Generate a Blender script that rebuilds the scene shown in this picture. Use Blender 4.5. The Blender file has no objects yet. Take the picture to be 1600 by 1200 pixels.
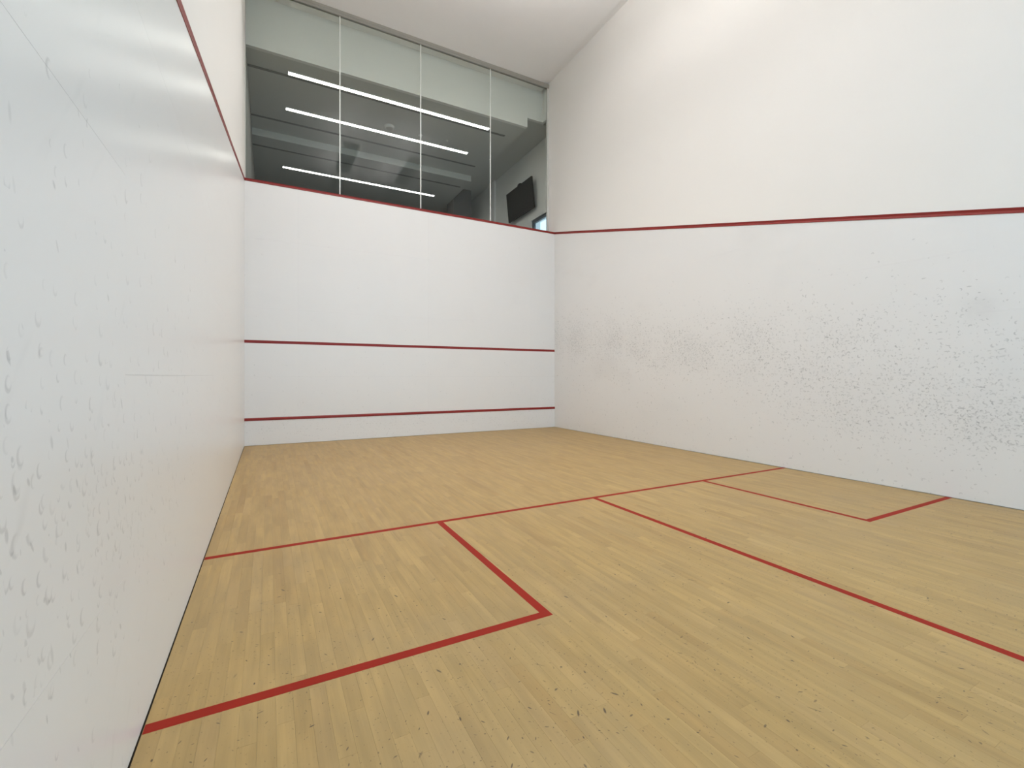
import bpy, math, random
from mathutils import Vector, Matrix

# ------------------------------------------------------------------ camera, sky, exposure
S = bpy.context.scene
COL = S.collection
CAM_X, CAM_D, CAM_Z, YAW = 0.3853, 9.077, 1.2067, 0.4887
F_PX, HORIZON = 712.05, 587.57
cam = bpy.data.cameras.new('camera')
cam.sensor_fit = 'HORIZONTAL'; cam.sensor_width = 36.0
cam.lens = 36.0 * F_PX / 1600.0
cam.shift_y = -(600.0 - HORIZON) / 1600.0
cam.clip_start = 0.02; cam.clip_end = 200
camo = bpy.data.objects.new('camera', cam)
camo.location = (CAM_X, -CAM_D, CAM_Z)
camo.rotation_euler = (math.pi / 2, 0, -YAW)
COL.objects.link(camo)
S.camera = camo

W = bpy.data.worlds.new('daylight'); S.world = W
W.use_nodes = True
wb = W.node_tree.nodes['Background']
wb.inputs[0].default_value = (0.60, 0.81, 1.0, 1)
wb.inputs[1].default_value = 2.2

S.view_settings.view_transform = 'Standard'
S.view_settings.look = 'None'
S.view_settings.gamma = 1.0
S.view_settings.use_curve_mapping = False
S.view_settings.exposure = -0.12
S.cycles.max_bounces = 14
S.cycles.diffuse_bounces = 7
S.cycles.transparent_max_bounces = 16

COURT_LAMP = 18.0          # watts of each unseen, added louvred court luminaire
COURT_LAMP_COLOR = (1.0, 0.972, 0.965)
ADDED_UPLIGHT = 60.0       # watts of upward light added to each to brighten the ceiling
ADDED_FRONT_LAMP = 20.0          # watts of each unseen flush luminaire added to brighten the front wall
COURT_LAMP_SPREAD = 112.0  # the louvres cut the beam off, degrees
GALLERY_LAMP = 14.0         # emission of the linear lights in the gallery

# court: x from the left wall, d = distance back from the front wall (y = -d), z up
XR = 6.357
LEN = 9.75
GLASS_D = -0.27

# ------------------------------------------------------------------ node helpers
class NT:
    def __init__(self, name):
        self.mat = bpy.data.materials.new(name)
        self.mat.use_nodes = True
        self.t = self.mat.node_tree
        self.t.nodes.clear()
        self.out = self.t.nodes.new('ShaderNodeOutputMaterial')
    def node(self, typ, **kw):
        n = self.t.nodes.new(typ)
        for k, v in kw.items(): setattr(n, k, v)
        return n
    def put(self, sock, v):
        if isinstance(v, bpy.types.NodeSocket): self.t.links.new(v, sock)
        else: sock.default_value = v
    def m(self, op, a, b=0.0, c=0.0, clamp=False):
        n = self.node('ShaderNodeMath', operation=op, use_clamp=clamp)
        for i, v in enumerate((a, b, c)): self.put(n.inputs[i], v)
        return n.outputs[0]
    def add(self, a, b): return self.m('ADD', a, b)
    def sub(self, a, b): return self.m('SUBTRACT', a, b)
    def mul(self, a, b): return self.m('MULTIPLY', a, b)
    def mx(self, a, b): return self.m('MAXIMUM', a, b)
    def ramp(self, v, a, b, lo=0.0, hi=1.0):
        n = self.node('ShaderNodeMapRange', interpolation_type='SMOOTHSTEP')
        for i, q in enumerate((v, a, b, lo, hi)): self.put(n.inputs[i], q)
        return n.outputs[0]
    def gauss(self, v, c, s):
        q = self.m('DIVIDE', self.sub(v, c), s)
        return self.m('EXPONENT', self.mul(self.mul(q, q), -1.0))
    def length(self, a, b): return self.m('SQRT', self.add(self.mul(a, a), self.mul(b, b)))
    def vec(self, x, y, z=0.0):
        n = self.node('ShaderNodeCombineXYZ')
        for i, v in enumerate((x, y, z)): self.put(n.inputs[i], v)
        return n.outputs[0]
    def sep(self, v):
        n = self.node('ShaderNodeSeparateXYZ'); self.put(n.inputs[0], v)
        return n.outputs[0], n.outputs[1], n.outputs[2]
    def pos(self):
        g = self.node('ShaderNodeNewGeometry')
        return self.sep(g.outputs['Position'])
    def noise(self, v, scale, detail=2.0, rough=0.5):
        n = self.node('ShaderNodeTexNoise')
        self.put(n.inputs['Vector'], v); n.inputs['Scale'].default_value = scale
        n.inputs['Detail'].default_value = detail; n.inputs['Roughness'].default_value = rough
        return n.outputs['Fac']
    def mix(self, fac, a, b):
        n = self.node('ShaderNodeMix', data_type='RGBA')
        self.put(n.inputs[0], fac); self.put(n.inputs[6], a); self.put(n.inputs[7], b)
        return n.outputs[2]
    def cells(self, u, v, scale, seed):
        cu = self.add(self.mul(u, scale), seed); cv = self.mul(v, scale)
        n = self.node('ShaderNodeTexVoronoi', voronoi_dimensions='2D', feature='F1')
        self.put(n.inputs['Vector'], self.vec(cu, cv)); n.inputs['Scale'].default_value = 1.0
        px, py, _ = self.sep(n.outputs['Position'])
        r, g, b = self.sep(n.outputs['Color'])
        return self.m('DIVIDE', self.sub(cu, px), scale), self.m('DIVIDE', self.sub(cv, py), scale), r, g, b
    def crescents(self, u, v, scale, rad, seed, density, ang, jit, off=0.5, stretch=1.0):
        """ball marks: soft sickles, one at most in each cell"""
        px, py, r, g, b = self.cells(u, v, scale, seed)
        py = self.m('DIVIDE', py, stretch)
        ri = self.mul(rad, self.add(0.55, self.mul(r, 0.75)))
        a = self.add(ang, self.mul(self.sub(b, 0.5), jit))
        ox = self.mul(self.mul(self.m('COSINE', a), ri), off)
        oy = self.mul(self.mul(self.m('SINE', a), ri), off)
        l1 = self.length(px, py); l2 = self.length(self.sub(px, ox), self.sub(py, oy))
        disc = self.ramp(l1, self.mul(ri, 0.75), ri, 1.0, 0.0)
        hole = self.ramp(l2, self.mul(ri, 0.55), self.mul(ri, 1.05), 0.0, 1.0)
        on = self.m('LESS_THAN', g, density)
        return self.mul(self.mul(disc, hole), self.mul(on, self.add(0.25, self.mul(self.m('FRACT', self.mul(b, 7.3)), 0.75))))
    def flecks(self, u, v, scale, rad, seed, density, aspect, ang=None):
        """short strokes and dots in random (or one given) direction"""
        px, py, r, g, b = self.cells(u, v, scale, seed)
        a = self.mul(b, 6.283) if ang is None else self.add(ang, self.mul(self.sub(b, 0.5), 0.7))
        c, s = self.m('COSINE', a), self.m('SINE', a)
        qx = self.add(self.mul(px, c), self.mul(py, s))
        qy = self.sub(self.mul(py, c), self.mul(px, s))
        ri = self.mul(rad, self.add(0.35, r))
        l = self.length(self.m('DIVIDE', qx, self.add(1.0, self.mul(self.m('FRACT', self.mul(b, 5.7)), aspect))), qy)
        on = self.m('LESS_THAN', g, density)
        return self.mul(self.ramp(l, self.mul(ri, 0.4), ri, 1.0, 0.0), self.mul(on, self.add(0.3, self.mul(self.m('FRACT', self.mul(r, 9.1)), 0.7))))
    def principled(self, color, rough=0.5, spec=0.5, metal=0.0, coat=0.0, coat_rough=0.1):
        p = self.node('ShaderNodeBsdfPrincipled')
        self.put(p.inputs['Base Color'], color); self.put(p.inputs['Roughness'], rough)
        p.inputs['Specular IOR Level'].default_value = spec
        p.inputs['Metallic'].default_value = metal
        p.inputs['Coat Weight'].default_value = coat; p.inputs['Coat Roughness'].default_value = coat_rough
        self.t.links.new(p.outputs[0], self.out.inputs[0])
        self.p = p
        return self.mat

def rgb(r, g, b): return (r, g, b, 1.0)

def plain(name, col, rough=0.5, spec=0.5, metal=0.0, var=0.04, scale=6.0):
    n = NT(name)
    x, y, z = n.pos()
    f = n.noise(n.vec(x, y, z), scale, 3.0)
    lo = rgb(*[c * (1 - var) for c in col]); hi = rgb(*[min(1, c * (1 + var)) for c in col])
    return n.principled(n.mix(f, lo, hi), rough, spec, metal)

def emitter(name, col, strength):
    n = NT(name)
    e = n.node('ShaderNodeEmission'); e.inputs[0].default_value = rgb(*col); e.inputs[1].default_value = strength
    n.t.links.new(e.outputs[0], n.out.inputs[0])
    return n.mat

def glass(name, tint, rough=0.0, ior=1.24):
    n = NT(name)
    tr = n.node('ShaderNodeBsdfTransparent'); tr.inputs[0].default_value = rgb(*tint)
    gl = n.node('ShaderNodeBsdfGlossy'); gl.inputs['Roughness'].default_value = rough
    fr = n.node('ShaderNodeFresnel')
    g_ = n.node('ShaderNodeNewGeometry')          # the ray runs straight through, so the far face sees the same angle
    n.put(fr.inputs[0], n.add(ior, n.mul(g_.outputs['Backfacing'], 1.0 / ior - ior)))
    mx = n.node('ShaderNodeMixShader')
    n.t.links.new(fr.outputs[0], mx.inputs[0]); n.t.links.new(tr.outputs[0], mx.inputs[1]); n.t.links.new(gl.outputs[0], mx.inputs[2])
    n.t.links.new(mx.outputs[0], n.out.inputs[0])
    return n.mat

# ------------------------------------------------------------------ materials
PANEL_WHITE = (0.800, 0.795, 0.785)

def panel_material(kind):
    n = NT('court panel ' + kind)
    x, y, z = n.pos()
    d = n.mul(y, -1.0)
    u = x if kind == 'front' else d
    pv = n.vec(u, z, 3.0 if kind == 'left' else 0.0)
    patch = n.ramp(n.noise(pv, 1.7, 3.0), 0.35, 0.7, 0.45, 1.25)
    if kind == 'right':
        zc = n.sub(2.12, n.mul(d, 0.112))
        g1 = n.mul(n.gauss(z, zc, 0.42), n.ramp(d, 5.6, 8.2, 1.0, 0.35))
        g2 = n.mul(n.gauss(z, 0.72, 0.23), n.ramp(d, 5.0, 6.9))
        g3 = n.mul(n.gauss(z, 1.3, 0.55), n.ramp(d, 4.5, 6.5, 0.0, 0.35))
        dens = n.mul(n.add(n.add(n.mul(g1, 0.85), n.mul(g2, 0.7)), n.add(n.mul(g3, 0.4), n.ramp(z, 1.2, 3.0, 0.05, 0.0))), patch)
        a = n.crescents(u, z, 19.0, 0.017, 3.7, dens, -1.2, 4.0, 0.55)
        b = n.crescents(u, z, 23.0, 0.013, 91.3, n.mul(dens, 0.9), 1.9, 6.0, 0.45)
        c = n.flecks(u, z, 14.0, 0.0075, 47.1, n.mul(dens, 0.95), 3.5, 0.1)
        e = n.flecks(u, z, 31.0, 0.0065, 17.9, n.mul(dens, 0.9), 2.0)
        marks = n.m('MINIMUM', n.add(n.add(n.mul(a, 0.31), n.mul(b, 0.25)), n.add(n.mul(c, 0.31), n.mul(e, 0.28))), 0.5)
        smear = n.mul(n.ramp(n.noise(n.vec(n.mul(u, 0.7), z, 5.0), 1.3, 3.0), 0.55, 0.8), 0.045)
        smudge = n.mul(n.gauss(n.length(n.sub(d, 7.34), n.sub(z, 1.86)), 0.0, 0.14), n.mul(n.noise(pv, 9.0), 0.15))
        haze = n.add(n.mul(dens, 0.05), n.add(smear, smudge))
    elif kind == 'left':
        g1 = n.mul(n.gauss(z, 0.78, 0.24), n.ramp(d, 5.6, 7.0))
        g2 = n.mul(n.gauss(z, 1.05, 0.62), n.ramp(d, 6.4, 7.8))
        g3 = n.mul(n.gauss(z, 1.1, 0.6), n.ramp(d, 3.0, 6.0, 0.1, 0.3))
        dens = n.mul(n.add(n.add(n.mul(g1, 0.42), n.mul(g2, 0.34)), n.mul(g3, 0.45)), patch)
        a = n.crescents(u, z, 16.0, 0.0165, 5.1, dens, 2.45, 1.5, 0.42, 1.25)
        b = n.crescents(u, z, 21.0, 0.012, 33.3, n.mul(dens, 0.7), 2.3, 2.4, 0.4, 1.3)
        c = n.flecks(u, z, 17.0, 0.006, 71.7, n.mul(dens, 0.5), 3.0, 1.2)
        marks = n.m('MINIMUM', n.add(n.add(n.mul(a, 0.25), n.mul(b, 0.22)), n.mul(c, 0.26)), 0.45)
        # long soft rubs, slanting
        rot = n.add(n.mul(u, 0.8), n.mul(z, 0.6)); rot2 = n.sub(n.mul(z, 0.8), n.mul(u, 0.6))
        rub = n.ramp(n.noise(n.vec(n.mul(rot, 4.0), n.mul(rot2, 0.9), 1.0), 3.0, 2.0), 0.62, 0.82)
        haze = n.add(n.mul(n.mul(rub, n.ramp(d, 6.4, 7.6)), 0.10), n.mul(dens, 0.05))
    else:
        dens = n.mul(n.add(n.mul(n.gauss(z, 0.25, 0.2), 0.5), n.ramp(z, 0.6, 2.6, 0.05, 0.005)), patch)
        a = n.crescents(u, z, 18.0, 0.014, 11.1, dens, 0.5, 6.0, 0.5)
        b = n.flecks(u, z, 25.0, 0.006, 61.1, n.mul(dens, 0.7), 2.0)
        marks = n.add(n.mul(a, 0.2), n.mul(b, 0.2))
        haze = n.mul(n.ramp(n.noise(pv, 2.2, 3.0), 0.5, 0.8), 0.015)
    dirt = n.m('MINIMUM', n.add(marks, haze), 0.8)
    col = n.mix(dirt, rgb(*PANEL_WHITE), rgb(0.10, 0.105, 0.105))
    rough = n.add(0.285, n.mul(n.noise(pv, 5.0, 2.0), 0.03))
    return n.principled(col, rough, 0.5)

def wood_material():
    n = NT('maple strip floor')
    g = n.node('ShaderNodeNewGeometry'); oi = n.node('ShaderNodeObjectInfo')
    x, y, z = n.sep(g.outputs['Position'])
    d = n.mul(y, -1.0)
    h = n.m('FRACT', n.add(g.outputs['Random Per Island'], n.mul(oi.outputs['Random'], 3.77)))
    h2 = n.m('FRACT', n.mul(h, 17.31))
    cr = n.node('ShaderNodeValToRGB')
    n.put(cr.inputs[0], h)
    el = cr.color_ramp.elements
    stops = [(0.0, (0.371, 0.236, 0.086)), (0.10, (0.387, 0.252, 0.094)), (0.35, (0.401, 0.264, 0.099)),
             (0.62, (0.410, 0.271, 0.102)), (0.85, (0.418, 0.277, 0.106)), (0.94, (0.398, 0.261, 0.104)), (1.0, (0.439, 0.295, 0.115))]
    el[0].position = 0.0; el[0].color = rgb(*stops[0][1])
    el[1].position = 1.0; el[1].color = rgb(*stops[-1][1])
    for p, c in stops[1:-1]:
        e = el.new(p); e.color = rgb(*c)
    gv = n.vec(n.add(n.mul(x, 26.0), n.mul(h, 91.0)), n.add(n.mul(d, 1.3), n.mul(h2, 57.0)), 0.0)
    grain = n.noise(gv, 1.0, 5.0, 0.6)
    fine = n.noise(n.vec(n.add(n.mul(x, 160.0), n.mul(h2, 31.0)), n.mul(d, 5.0), 0.0), 1.0, 2.0)
    flame = n.noise(n.vec(n.add(n.mul(x, 9.0), n.mul(h2, 43.0)), n.add(n.mul(d, 2.4), n.mul(h, 20.0)), 2.0), 1.0, 3.0)
    shade = n.add(n.ramp(grain, 0.3, 0.75, -0.10, 0.085), n.add(n.ramp(fine, 0.3, 0.7, -0.02, 0.02), n.ramp(flame, 0.3, 0.72, -0.085, 0.07)))
    streak = n.noise(n.vec(n.add(n.mul(x, 38.0), n.mul(h, 77.0)), n.add(n.mul(d, 0.9), n.mul(h2, 33.0)), 4.0), 1.0, 2.0)
    shade = n.sub(shade, n.ramp(streak, 0.66, 0.80, 0.0, 0.16))
    hs = n.node('ShaderNodeHueSaturation')
    n.put(hs.inputs['Value'], n.add(1.0, shade)); n.put(hs.inputs['Color'], cr.outputs[0])
    # greyed wear where the players stand, and rubber / heel flecks
    wear = n.mul(n.ramp(n.noise(n.vec(x, d, 7.0), 1.1, 4.0, 0.6), 0.42, 0.72), n.ramp(d, 4.5, 7.0, 0.1, 0.32))
    c1 = n.mix(wear, hs.outputs[0], rgb(0.325, 0.235, 0.122))
    area = n.mul(n.ramp(d, 5.2, 7.6, 0.05, 1.0), n.ramp(n.noise(n.vec(x, d, 1.0), 1.4, 2.0), 0.3, 0.65, 0.35, 1.2))
    f1 = n.flecks(x, d, 11.0, 0.0042, 3.0, n.mul(area, 0.62), 3.0)
    f2 = n.flecks(x, d, 23.0, 0.0026, 57.0, n.mul(area, 0.7), 2.5)
    f3 = n.flecks(x, d, 4.2, 0.0040, 21.0, n.mul(area, 0.4), 7.0, 1.1)
    f4 = n.flecks(x, d, 42.0, 0.0021, 77.0, n.mul(area, 0.65), 1.5)
    fl = n.m('MINIMUM', n.add(n.add(n.mul(f1, 1.0), n.mul(f2, 0.85)), n.add(n.mul(f3, 0.6), n.mul(f4, 0.55))), 0.9)
    col = n.mix(fl, c1, rgb(0.075, 0.050, 0.030))
    rough = n.add(0.36, n.mul(grain, 0.14))
    return n.principled(col, rough, 0.3)

M = {
    'panel_left': panel_material('left'), 'panel_right': panel_material('right'), 'panel_front': panel_material('front'),
    'drywall': plain('painted upper wall', (0.82, 0.80, 0.765), 0.55, 0.35, var=0.01, scale=2.0),
    'ceiling': plain('ceiling paint', (0.90, 0.89, 0.885), 0.7, 0.3, var=0.01),
    'backing': plain('dark joint backing', (0.55, 0.545, 0.535), 0.8, 0.2),
    'subfloor': plain('subfloor', (0.06, 0.05, 0.04), 0.9, 0.1),
    'wood': wood_material(),
    'floor_red': plain('red floor paint', (0.285, 0.018, 0.008), 0.6, 0.12, var=0.08, scale=9.0),
    'wall_red': plain('red wall channel', (0.245, 0.021, 0.017), 0.4, 0.3, var=0.05),
    'tin': plain('tin board', (0.83, 0.825, 0.815), 0.4, 0.4, var=0.012, scale=3.0),
    'channel': plain('satin glazing channel', (0.40, 0.39, 0.35), 0.4, 0.5, 0.3),
    'jamb': plain('pale glazing jamb', (0.58, 0.58, 0.55), 0.45, 0.5),
    'joint': plain('translucent glass joint', (0.84, 0.86, 0.82), 0.4, 0.5),
    'glass': glass('gallery glass', (0.925, 0.94, 0.92)),
    'clear': glass('clear glass', (0.95, 0.97, 0.97)),
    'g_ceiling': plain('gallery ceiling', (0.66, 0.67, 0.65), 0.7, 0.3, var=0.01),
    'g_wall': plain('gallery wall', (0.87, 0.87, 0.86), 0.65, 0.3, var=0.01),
    'g_left': plain('gallery left wall', (0.36, 0.36, 0.345), 0.65, 0.3, var=0.01),  # darker grey than the gallery right wall
    'g_dark': plain('gallery end wall', (0.20, 0.20, 0.20), 0.7, 0.3),
    'g_floor': plain('gallery carpet', (0.26, 0.26, 0.26), 0.95, 0.1, var=0.2, scale=40),
    'slot': plain('dark air slot', (0.30, 0.30, 0.29), 0.8, 0.2),
    'black': plain('black plastic', (0.018, 0.018, 0.018), 0.45, 0.4),
    'screen': plain('dark screen', (0.03, 0.03, 0.028), 0.6, 0.2),
    'metal': plain('dark metal', (0.07, 0.085, 0.10), 0.4, 0.5, 0.2),
    'white_plastic': plain('white plastic', (0.78, 0.78, 0.76), 0.4, 0.5),
    'lamp_body': plain('white lamp housing', (0.75, 0.75, 0.74), 0.5, 0.4),
    'gallery_lamp': emitter('gallery lamp diffuser', (1.0, 0.985, 0.95), GALLERY_LAMP),
    'hall_floor': plain('hall floor', (0.36, 0.36, 0.36), 0.6, 0.3),
}

# ------------------------------------------------------------------ mesh helpers (coordinates x, d, z; y = -d)
class MB:
    def __init__(self): self.v = []; self.f = []
    def raw(self, vs, fs):
        o = len(self.v); self.v += [(x, -d, z) for x, d, z in vs]
        self.f += [tuple(o + i for i in f) for f in fs]
        return self
    def box(self, x0, x1, d0, d1, z0, z1):
        # d grows towards -y, so the order below gives outward normals after the flip
        vs = [(x, d, z) for x in (x0, x1) for d in (d1, d0) for z in (z0, z1)]
        fs = [(0, 1, 3, 2), (4, 6, 7, 5), (0, 4, 5, 1), (2, 3, 7, 6), (0, 2, 6, 4), (1, 5, 7, 3)]
        return self.raw(vs, fs)
    def prism(self, poly, axis, a, b):
        """polygon in the plane normal to axis, extruded from a to b. axis 'x': (d, z); 'd': (x, z); 'z': (x, d)"""
        def P(p, t):
            return {'x': (t, p[0], p[1]), 'd': (p[0], t, p[1]), 'z': (p[0], p[1], t)}[axis]
        k = len(poly)
        vs = [P(p, a) for p in poly] + [P(p, b) for p in poly]
        fs = [tuple(range(k))[::-1], tuple(range(k, 2 * k))] + [(i, (i + 1) % k, k + (i + 1) % k, k + i) for i in range(k)]
        return self.raw(vs, fs)
    def disc(self, x, d, z0, z1, r0, r1, k=28):
        c = [(math.cos(6.28318 * i / k), math.sin(6.28318 * i / k)) for i in range(k)]
        vs = [(x + r0 * a, d + r0 * b, z0) for a, b in c] + [(x + r1 * a, d + r1 * b, z1) for a, b in c]
        fs = [tuple(range(k))[::-1], tuple(range(k, 2 * k))] + [(i, (i + 1) % k, k + (i + 1) % k, k + i) for i in range(k)]
        return self.raw(vs, fs)
    def mesh(self, name):
        me = bpy.data.meshes.new(name)
        me.from_pydata(self.v, [], self.f); me.update()
        import bmesh
        bm = bmesh.new(); bm.from_mesh(me)
        bmesh.ops.recalc_face_normals(bm, faces=bm.faces)
        bm.to_mesh(me); bm.free()
        return me
    def build(self, name, mat, parent=None, bevel=0.0):
        me = self.mesh(name)
        me.materials.append(M[mat])
        o = bpy.data.objects.new(name, me); COL.objects.link(o)
        if parent is not None:
            o.parent = parent
            o.matrix_parent_inverse = parent.matrix_basis.inverted()
        if bevel:
            b = o.modifiers.new('bevel', 'BEVEL'); b.width = bevel; b.segments = 2; b.limit_method = 'ANGLE'
        return o

def tag(o, label, cat=None, kind=None, group=None):
    o['label'] = label
    if cat: o['category'] = cat
    if kind: o['kind'] = kind
    if group: o['group'] = group
    return o

def empty(name, x, d, z):
    o = bpy.data.objects.new(name, None); COL.objects.link(o)
    o.location = (x, -d, z); o.empty_display_size = 0.2
    return o

def box(name, mat, parent, *a, bevel=0.0): return MB().box(*a).build(name, mat, parent, bevel)

# ------------------------------------------------------------------ court shell
PT = 0.012                                     # panel thickness
LINE_W = 0.05
CEIL_Z = 8.26
TOP = 8.75
def out_low(d): return 4.572 - 0.2493 * d      # lower edge of the out line on the side walls
def out_high(d): return out_low(d) + LINE_W * 1.03

def clip_below(poly, fn):
    """keep the part of a (d, z) polygon below the line z = fn(d)"""
    res = []
    for i in range(len(poly)):
        p, q = poly[i], poly[(i + 1) % len(poly)]
        a, b = fn(p[0]) - p[1], fn(q[0]) - q[1]
        if a >= 0: res.append(p)
        if a * b < 0:
            t = a / (a - b); res.append((p[0] + t * (q[0] - p[0]), p[1] + t * (q[1] - p[1])))
    return res

def area(poly):
    return abs(sum(poly[i][0] * poly[(i + 1) % len(poly)][1] - poly[(i + 1) % len(poly)][0] * poly[i][1] for i in range(len(poly)))) / 2

def side_wall(side):
    s = -1 if side == 'left' else 1
    face = 0.0 if side == 'left' else XR
    thick = 0.25 if side == 'left' else 0.50
    D0, D1 = -0.30, LEN + 0.25
    w = MB()
    xa, xb = sorted((face + s * PT, face + s * thick))
    w.box(xa, xb, D0, D1, -0.06, TOP)
    root = w.build('wall_' + side, 'backing')
    tag(root, {'left': 'white panelled side wall close at the left with sloping red line', 'right': 'white scuffed side wall on the right with sloping red line'}[side], kind='structure')
    xa, xb = sorted((face, face + s * (PT + 0.002)))
    top = [(D0, 4.62), (0, 4.62), (0, out_high(0)), (D1, out_high(D1)), (D1, TOP), (D0, TOP)]
    up = MB().prism(top, 'x', xa, xb).build('upper_wall', 'drywall', root)
    up['label'] = 'smooth warm white painted wall above the red line'
    # the panels, 2.44 m wide, staggered from column to column
    j = 0.0004
    edges = [0.0, 2.437, 4.874, 7.312, LEN]
    for k in range(4):
        a, b = edges[k] + 0.00008, edges[k + 1] - 0.00008
        zs = [0.004, 1.210, 2.425, 3.640, 4.9] if k % 2 == 0 else [0.004, 0.600, 1.814, 3.030, 4.245, 4.9]
        if k == 2: zs = [0.004, 1.210, 2.425, 3.640]
        if k == 3: zs = [0.004, 0.600, 1.814, 3.030]
        for z0, z1 in zip(zs, zs[1:]):
            poly = clip_below([(a, z0 + j), (b, z0 + j), (b, z1 - j), (a, z1 - j)], out_low)
            if len(poly) >= 3 and area(poly) > 0.01:
                MB().prism(poly, 'x', xa, xb).build('panel', 'panel_' + side, root)
    # red channel, slightly hollow
    q = [(0.0, 0.0), (0.004, 0.0), (0.004, 0.004), (-0.001, LINE_W * 0.5), (0.004, LINE_W - 0.004), (0.004, LINE_W), (0.0, LINE_W)]
    vs = []
    for d in (0.0, LEN):
        for o_, h in q: vs.append((face - s * (o_ - 0.0), d, out_low(d) + h * 1.03))
    # back of the channel sits in the wall
    for i in (0, 6, 7, 13): vs[i] = (face + s * 0.008, vs[i][1], vs[i][2])
    k = len(q)
    fs = [tuple(range(k)), tuple(range(k, 2 * k))] + [(i, (i + 1) % k, k + (i + 1) % k, k + i) for i in range(k)]
    ln = MB().raw(vs, fs).build('out_line', 'wall_red', root)
    ln['label'] = 'dark red out line sloping along the side wall'
    return root

side_wall('left'); side_wall('right')

# front wall: backing, panels, two red lines
fw = MB().box(0, XR, -0.345, -PT, -0.06, 4.575).build('wall_front', 'backing')
tag(fw, 'white panelled front wall below the gallery glass with red lines', kind='structure')
j = 0.0004
for x0, x1 in zip([0, 0.840, 3.261, 5.690], [0.840, 3.261, 5.690, XR]):
    for z0, z1 in zip([0.004, 1.190, 2.395, 3.600], [1.190, 2.395, 3.600, 4.572]):
        MB().box(x0 + j, x1 - j, -PT - 0.002, 0, z0 + j, z1 - j).build('panel', 'panel_front', fw)
q = [(-0.345, 4.574), (0.004, 4.574), (0.004, 4.578), (-0.001, 4.597), (0.004, 4.616), (0.004, 4.620), (-0.345, 4.620)]
o = MB().prism(q, 'x', 0.0, XR).build('out_line', 'wall_red', fw); o['label'] = 'dark red out line under the glass'
o = box('service_line', 'wall_red', fw, 0.0, XR, 0.0, 0.0015, 1.780, 1.830); o['label'] = 'dark red service line across the front wall'
tb = tag(empty('tin_board', XR / 2, 0, 0), 'low white tin board along the foot of the front wall, red strip on top', 'tin board')
for x0, x1 in zip([0, 2.119, 4.238], [2.119, 4.238, XR]):
    box('board', 'panel_front', tb, x0 + j, x1 - j, 0.0005, 0.010, 0.004, 0.430)
o = MB().prism([(0.0005, 0.430), (0.016, 0.430), (0.016, 0.462), (0.006, 0.480), (0.0005, 0.480)], 'x', 0.001, XR - 0.001).build('top_strip', 'wall_red', tb)
o['label'] = 'dark red strip along the top of the tin'

# ceiling, set 15 cm off the right wall, roof deck above it
c = MB().box(-0.0, 6.205, -0.60, LEN, CEIL_Z, CEIL_Z + 0.10).box(6.205, XR, -0.60, LEN, CEIL_Z + 0.035, CEIL_Z + 0.10).build('ceiling', 'ceiling')
tag(c, 'flat off-white court ceiling above the glass', kind='structure')
rd = MB().box(-0.25, XR + 0.75, -9.3, LEN + 0.25, TOP, TOP + 0.15).build('ceiling_deck', 'ceiling')
tag(rd, 'roof deck above the ceiling edge gap', kind='structure')

# unseen back wall behind the camera: glazed tall for more daylight, plain above
bw = MB().box(-0.0, XR, LEN, LEN + 0.2, 5.60, TOP).build('wall_back', 'drywall')
tag(bw, 'plain white back wall above the glazed court entrance', kind='structure')
gw = tag(empty('window_3', XR / 2, LEN + 0.05, 0), 'clear glass back wall of the court', kind='structure')
for i in range(4):
    box('pane', 'clear', gw, XR / 4 * i + 0.01, XR / 4 * (i + 1) - 0.01, LEN + 0.05, LEN + 0.062, 0.0, 5.60)
hf = MB().box(-3, XR + 3, LEN + 0.005, LEN + 4.5, -0.12, -0.002).build('floor_hall', 'hall_floor')
tag(hf, 'grey hall floor beyond the glass back wall', kind='structure')

# ------------------------------------------------------------------ floor
fl = MB().box(-0.03, XR + 0.03, -0.03, LEN + 0.004, -0.06, -0.020).build('floor', 'subfloor')
tag(fl, 'maple strip court floor with red service lines', kind='structure')
random.seed(11)
PW = 0.0572
X0, X1, DF, DB = 0.0045, XR - 0.005, 0.006, LEN
cy, sy = math.cos(YAW), math.sin(YAW)
def screen(x, d):
    a, b = x - CAM_X, CAM_D - d
    f = a * sy + b * cy
    if f < 0.15: return None
    return (800 + F_PX * (a * cy - b * sy) / f, HORIZON + F_PX * CAM_Z / f)
planks = []
x = X0; row = 0
while x < X1 - 0.004:
    xe = min(x + PW, X1)
    d = DF; first = True
    while d < DB - 1e-4:
        L = random.choice([0.35, 0.45, 0.55, 0.65, 0.75, 0.85, 0.95, 1.05, 1.2, 1.35])
        if first: L = random.choice([0.2, 0.35, 0.5, 0.65, 0.8, 0.95, 1.1]); first = False
        if DB - d - L < 0.25: L = DB - d
        planks.append((x, xe, d, d + L)); d += L
    x = xe; row += 1
def shown(p):
    x0, x1, d0, d1 = p
    tot = 0.0; N = 6
    for i in range(N):
        da = d0 + (d1 - d0) * i / N; db = d0 + (d1 - d0) * (i + 1) / N
        q = [screen(*c_) for c_ in ((x0, da), (x1, da), (x1, db), (x0, db))]
        if any(c_ is None for c_ in q): continue
        cx = sum(c_[0] for c_ in q) / 4; cyy = sum(c_[1] for c_ in q) / 4
        if -10 < cx < 1610 and cyy < 1205: tot += area(q)
    return tot
planks.sort(key=shown, reverse=True)
CH = 0.0002
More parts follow.
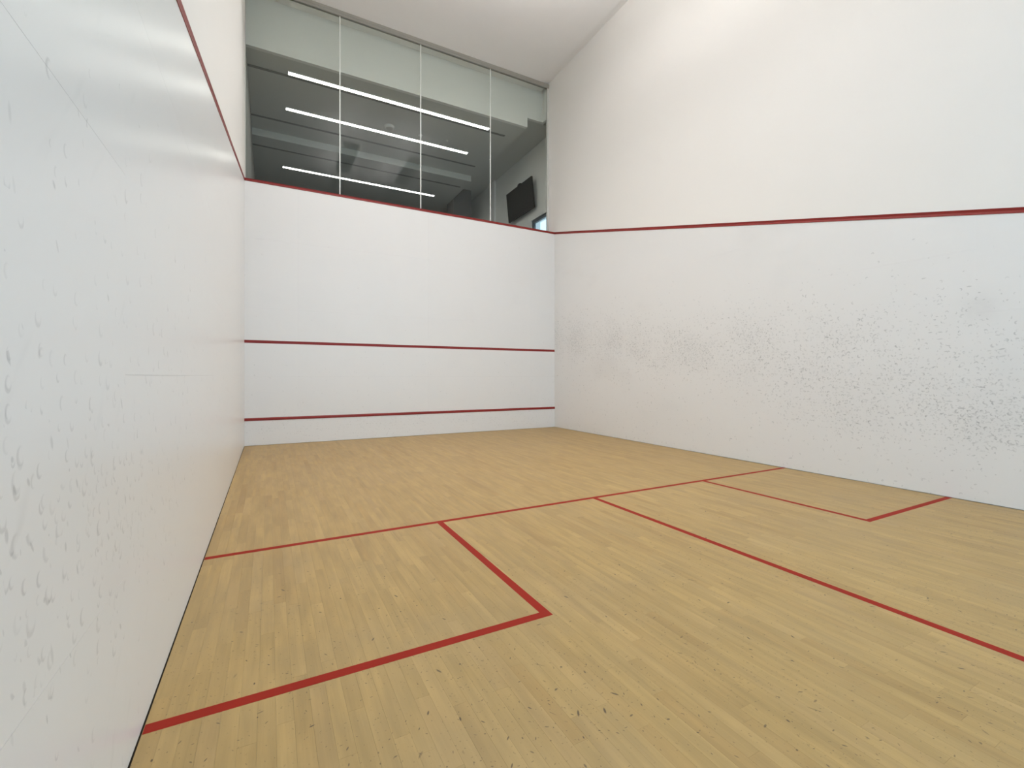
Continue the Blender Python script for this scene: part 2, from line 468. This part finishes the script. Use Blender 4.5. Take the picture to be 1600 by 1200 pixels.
def plank_into(mb, x0, x1, d0, d1, ox=0.0, od=0.0):
    x0 -= ox; x1 -= ox; d0 -= od; d1 -= od
    vs = [(x0, d0, -0.02), (x1, d0, -0.02), (x1, d1, -0.02), (x0, d1, -0.02),
          (x0, d0, -0.0012), (x1, d0, -0.0012), (x1, d1, -0.0012), (x0, d1, -0.0012),
          (x0 + CH, d0 + CH, 0), (x1 - CH, d0 + CH, 0), (x1 - CH, d1 - CH, 0), (x0 + CH, d1 - CH, 0)]
    fs = [(0, 1, 2, 3), (8, 9, 10, 11)]
    for a in (0, 4):
        fs += [(a + i, a + (i + 1) % 4, a + 4 + (i + 1) % 4, a + 4 + i) for i in range(4)]
    mb.raw(vs, fs)
shared = {}
for p in planks[:300]:
    x0, x1, d0, d1 = p
    key = (round(x1 - x0, 4), round(d1 - d0, 3))
    if key not in shared:
        mb = MB(); plank_into(mb, x0, x1, d0, d1, x0, d0)
        me = mb.mesh('plank'); me.materials.append(M['wood']); shared[key] = me
    ob = bpy.data.objects.new('plank', shared[key]); COL.objects.link(ob)
    ob.location = (x0, -d0, 0); ob.parent = fl
rest = MB()
for p in planks[300:]: plank_into(rest, *p)
o = rest.build('plank_field', 'wood', fl); o['kind'] = 'stuff'; o['label'] = 'further maple floor strips'

LZ0, LZ1 = -0.0004, 0.0006
SH0, SH1 = 5.440, 5.490
BX0, BX1 = 7.090, 7.140
def floor_line(name, label, poly):
    o = MB().prism(poly, 'z', LZ0, LZ1).build(name, 'floor_red', fl); o['label'] = label
floor_line('short_line', 'red short line running across the whole floor', [(0.006, SH0), (XR, SH0), (XR, SH1), (0.006, SH1)])
floor_line('half_court_line', 'red half court line running to the back', [(3.198, SH1), (3.248, SH1), (3.248, LEN), (3.198, LEN)])
floor_line('service_box_line', 'red angled line of the near left service box', [(1.600, SH1), (1.650, SH1), (1.650, BX1), (0.006, BX1), (0.006, BX0), (1.600, BX0)])
floor_line('service_box_line', 'red angled line of the far right service box', [(4.768, SH1), (4.818, SH1), (4.818, BX0), (XR - 0.002, BX0), (XR - 0.002, BX1), (4.768, BX1)])

# ------------------------------------------------------------------ court luminaires (unseen, added to light the court)
LAMP_Z = 7.36
def added_court_lamp(x, d, label):
    t = tag(empty('added_pendant', x, d, LAMP_Z), label, 'ceiling light', group='added court ceiling lights')
    w, l, z = 0.20, 0.9, LAMP_Z
    body = MB()
    body.box(x - w, x + w, d - l, d + l, z - 0.012, z)
    for a, b in ((x - w, x - w + 0.012), (x + w - 0.012, x + w)): body.box(a, b, d - l, d + l, z - 0.07, z - 0.012)
    for a, b in ((d - l, d - l + 0.012), (d + l - 0.012, d + l)): body.box(x - w + 0.012, x + w - 0.012, a, b, z - 0.07, z - 0.012)
    body.build('housing', 'lamp_body', t)
    lv = MB()
    for i in range(9):
        a = x - w + 0.03 + i * (2 * w - 0.06) / 8
        lv.box(a - 0.002, a + 0.002, d - l + 0.014, d + l - 0.014, z - 0.06, z - 0.014)
    lv.build('louvre', 'lamp_body', t)
    for dd in (d - 0.7, d + 0.7): box('suspension_rod', 'metal', t, x - 0.006, x + 0.006, dd - 0.006, dd + 0.006, z, CEIL_Z - 0.001)
    for nm, e, zz, sp, up in (('lamp', COURT_LAMP, z - 0.075, COURT_LAMP_SPREAD, 0), ('added_uplight', ADDED_UPLIGHT, z + 0.004, 170.0, 1)):
        la = bpy.data.lights.new(nm, 'AREA'); la.shape = 'RECTANGLE'; la.size = 2 * w - 0.05; la.size_y = 2 * l - 0.05
        la.energy = e; la.color = COURT_LAMP_COLOR; la.spread = math.radians(sp)
        lo = bpy.data.objects.new(nm, la); COL.objects.link(lo)
        lo.parent = t; lo.matrix_parent_inverse = t.matrix_basis.inverted()
        lo.location = (x, -d, zz); lo.rotation_euler = (math.pi * up, 0, 0)
for r_, dd in (('front', 3.9), ('rear', 6.3)):
    for s_, xx in (('left', 2.3), ('right', 4.05)):
        added_court_lamp(xx, dd, 'unseen long hanging luminaire added in the %s row on the %s side of the court' % (r_, s_))

def added_front_lamp(x, d, label):
    t = tag(empty('added_flush_light', x, d, CEIL_Z), label, 'ceiling light', group='added front wall lights')
    w, l, z = 0.75, 0.16, CEIL_Z
    body = MB()
    body.box(x - w, x + w, d - l, d + l, z - 0.010, z - 0.0005)
    for a, b in ((x - w, x - w + 0.01), (x + w - 0.01, x + w)): body.box(a, b, d - l, d + l, z - 0.05, z - 0.010)
    for a, b in ((d - l, d - l + 0.01), (d + l - 0.01, d + l)): body.box(x - w + 0.01, x + w - 0.01, a, b, z - 0.05, z - 0.010)
    body.build('housing', 'lamp_body', t)
    lv = MB()
    for i in range(15):
        a = x - w + 0.08 + i * (2 * w - 0.16) / 14
        lv.box(a - 0.002, a + 0.002, d - l + 0.012, d + l - 0.012, z - 0.045, z - 0.012)
    lv.build('louvre', 'lamp_body', t)
    la = bpy.data.lights.new('lamp', 'AREA'); la.shape = 'RECTANGLE'; la.size = 2 * w - 0.04; la.size_y = 2 * l - 0.04
    la.energy = ADDED_FRONT_LAMP; la.color = COURT_LAMP_COLOR; la.spread = math.radians(COURT_LAMP_SPREAD)
    lo = bpy.data.objects.new('lamp', la); COL.objects.link(lo)
    lo.parent = t; lo.matrix_parent_inverse = t.matrix_basis.inverted(); lo.location = (x, -d, z - 0.055)
added_front_lamp(1.25, 1.6, 'unseen flush luminaire added to brighten the front wall on the left side')
added_front_lamp(3.15, 1.6, 'unseen flush luminaire added to brighten the front wall at the middle')

# ------------------------------------------------------------------ gallery glass
g = tag(empty('window_1', XR / 2, GLASS_D, 4.62), 'tall gallery window of four frameless glass panes above the front wall', kind='structure')
ge = [0.004, 1.585, 3.183, 4.798, XR - 0.05]
for a, b in zip(ge, ge[1:]):
    box('pane', 'glass', g, a + 0.0104, b - 0.0104, GLASS_D - 0.006, GLASS_D + 0.006, 4.621, 8.165)
for a in ge[1:-1]:
    box('glass_joint', 'joint', g, a - 0.010, a + 0.010, GLASS_D - 0.008, GLASS_D + 0.010, 4.621, 8.165)
hr = MB()
hr.box(0.004, XR, GLASS_D - 0.03, GLASS_D + 0.035, 8.205, 8.259)
hr.box(0.004, XR, GLASS_D - 0.03, GLASS_D - 0.012, 8.160, 8.205)
hr.box(0.004, XR, GLASS_D + 0.012, GLASS_D + 0.030, 8.160, 8.205)
hr.build('head_channel', 'channel', g)
MB().box(XR - 0.05, XR - 0.001, GLASS_D - 0.025, GLASS_D + 0.025, 4.621, 8.159).build('jamb', 'jamb', g)
MB().box(0.001, 0.010, GLASS_D - 0.025, GLASS_D + 0.025, 4.621, 8.159).build('jamb', 'jamb', g)

# ------------------------------------------------------------------ gallery room behind the glass
GR, GB, GF = 6.85, -9.0, 3.9
H1, H2, H3 = 7.30, 7.53, 7.13
BK = -0.60
b = MB()
b.box(0.0, 5.960, BK - 0.08, BK, H1, TOP - 0.001)
b.box(5.960, 6.400, BK - 0.08, BK, H2, TOP - 0.001)
b.box(6.400, 6.46, BK - 0.08, -0.302, H2, TOP - 0.001)
b = b.build('trim_1', 'g_wall'); tag(b, 'pale bulkhead behind the top of the glass with a stepped right end', kind='structure')
gc = MB()
gc.box(0.0, 5.972, -3.765, BK - 0.08, H1, H1 + 0.12)
gc.box(0.0, 5.80, GB, -3.765, H3, H3 + 0.30)
gc.box(5.80, GR, GB, BK - 0.081, H2 + 0.001, H2 + 0.1)
gc.box(5.80, 5.972, -3.765, BK - 0.081, H1 + 0.12, H2)
gc = gc.build('ceiling_gallery', 'g_ceiling'); tag(gc, 'grey gallery ceiling with a dropped far section seen through the glass', kind='structure')
for x0, x1, dd, zz in ((0.002, 5.65, -1.225, H1), (0.002, 5.66, -3.13, H1), (0.002, 5.66, -4.30, H3)):
    box('air_slot', 'slot', gc, x0, x1, dd - 0.038, dd + 0.038, zz - 0.004, zz + 0.02)
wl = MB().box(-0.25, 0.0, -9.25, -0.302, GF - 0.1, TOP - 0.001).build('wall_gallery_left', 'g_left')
tag(wl, 'grey painted left wall of the gallery behind the glass', kind='structure')
# right wall with a window opening
w0, w1, wz0, wz1 = -1.93, -0.42, 4.75, 5.55
wr = MB()
wr.box(GR, GR + 0.30, GB, w0, GF - 0.1, TOP - 0.001)
wr.box(GR, GR + 0.30, w0, w1, wz1, TOP - 0.001)
wr.box(GR, GR + 0.30, w0, w1, GF - 0.1, wz0)
wr.box(GR, GR + 0.30, w1, -0.302, GF - 0.1, TOP - 0.001)
wr = wr.build('wall_gallery_right', 'g_wall'); tag(wr, 'grey right wall of the gallery carrying the television', kind='structure')
box('pilaster', 'g_wall', wr, GR - 0.07, GR + 0.001, -4.57, -4.19, GF, H2)
t2 = MB().box(5.805, 6.45, -5.9, -5.3, GF, H2).build('trim_2', 'g_dark'); tag(t2, 'plain dark box far back beside the gallery right wall', kind='structure')  # plain box standing in for an unidentified dark shape
wb_ = MB().box(-0.25, GR + 0.3, GB - 0.25, GB, GF - 0.1, TOP - 0.001).build('wall_gallery_back', 'g_dark')
tag(wb_, 'dark end wall of the gallery', kind='structure')
gf = MB().box(0.0, GR, GB, -0.346, GF - 0.1, GF).build('floor_gallery', 'g_floor'); tag(gf, 'dark carpet of the gallery floor', kind='structure')
w2 = tag(empty('window_2', GR + 0.2, (w0 + w1) / 2, wz0), 'dark framed daylight window in the gallery right wall', kind='structure')
fr = MB(); t = 0.09; xa, xb = GR + 0.03, GR + 0.09
fr.box(xa, xb, w0, w0 + t, wz0, wz1); fr.box(xa, xb, w1 - t, w1, wz0, wz1)
fr.box(xa, xb, w0 + t, w1 - t, wz1 - t, wz1); fr.box(xa, xb, w0 + t, w1 - t, wz0, wz0 + t)
fr.build('window_frame', 'metal', w2)
box('pane', 'clear', w2, xa + 0.025, xa + 0.035, w0 + t, w1 - t, wz0 + t, wz1 - t)

def linear_light(d, z, label):
    t = tag(empty('linear_light', 2.93, d, z), label, 'ceiling light', group='linear lights on the gallery ceiling')
    x0, x1, w = 0.715, 5.15, 0.05
    h = MB()
    h.box(x0 - 0.008, x1 + 0.008, d - w - 0.006, d - w, z - 0.016, z + 0.004)
    h.box(x0 - 0.008, x1 + 0.008, d + w, d + w + 0.006, z - 0.016, z + 0.004)
    h.box(x0 - 0.008, x0, d - w, d + w, z - 0.016, z + 0.004); h.box(x1, x1 + 0.008, d - w, d + w, z - 0.016, z + 0.004)
    h.build('housing', 'lamp_body', t)
    box('diffuser', 'gallery_lamp', t, x0, x1, d - w, d + w, z - 0.013, z - 0.001)
linear_light(-1.105, H1, 'long white linear ceiling light nearest the gallery glass, topmost of three')
linear_light(-2.485, H1, 'long white linear ceiling light in the middle of three behind the glass')
linear_light(-5.335, H3, 'long white linear ceiling light farthest back, lowest of three behind the glass')

t = tag(empty('ceiling_speaker', 2.965, -2.15, H1), 'round white ceiling speaker above the middle light, largest round fitting', 'speaker')
MB().disc(2.965, -2.15, H1 - 0.055, H1 + 0.002, 0.100, 0.125).build('rim', 'white_plastic', t)
MB().disc(2.965, -2.15, H1 - 0.062, H1 - 0.053, 0.078, 0.084).build('grille', 'jamb', t)
t = tag(empty('smoke_detector', 3.75, -2.2, H1), 'small domed detector on the gallery ceiling beside the second glass joint', 'detector')
MB().disc(3.75, -2.2, H1 - 0.018, H1 + 0.002, 0.058, 0.062).build('base', 'white_plastic', t)
MB().disc(3.75, -2.2, H1 - 0.052, H1 - 0.018, 0.030, 0.046).build('sensor', 'jamb', t)
t = tag(empty('sprinkler', 4.434, -2.139, H1), 'tiny pale sprinkler on the gallery ceiling, rightmost of the round fittings', 'sprinkler')
MB().disc(4.434, -2.139, H1 - 0.008, H1 + 0.002, 0.034, 0.040).build('escutcheon', 'white_plastic', t)
MB().disc(4.434, -2.139, H1 - 0.040, H1 - 0.008, 0.012, 0.016).build('head', 'jamb', t)

# television, tilted down, on a bracket on the gallery right wall
TVW, TVH = 1.48, 0.84
tv = tag(empty('television', 6.735, -2.33, 5.80), 'large dark television tilted down on the gallery right wall', 'television')
tv.rotation_euler = (0, math.radians(-5.8), 0)
def local(mb, name, mat):
    me = mb.mesh(name); me.materials.append(M[mat])
    ob = bpy.data.objects.new(name, me); COL.objects.link(ob); ob.parent = tv
    return ob
hw = TVW / 2
local(MB().box(0.006, 0.040, -hw, hw, 0.0, TVH), 'back_shell', 'black')
bz = MB()
for a in ((-hw, -hw + 0.014, 0, TVH), (hw - 0.014, hw, 0, TVH), (-hw + 0.014, hw - 0.014, 0, 0.02), (-hw + 0.014, hw - 0.014, TVH - 0.014, TVH)):
    bz.box(-0.004, 0.006, *a)
local(bz, 'bezel', 'black')
local(MB().box(0.0, 0.006, -hw + 0.014, hw - 0.014, 0.02, TVH - 0.014), 'screen', 'screen')
local(MB().box(0.0, 0.05, -0.04, 0.10, TVH, TVH + 0.045), 'camera_box', 'black')
br = MB()
br.box(0.040, 0.075, -0.22, -0.17, 0.12, 0.72); br.box(0.040, 0.075, 0.17, 0.22, 0.12, 0.72)
br.box(0.075, 0.105, -0.16, 0.16, 0.10, 0.40); br.box(0.060, 0.076, -0.22, 0.22, 0.36, 0.46)
local(br, 'bracket', 'metal')
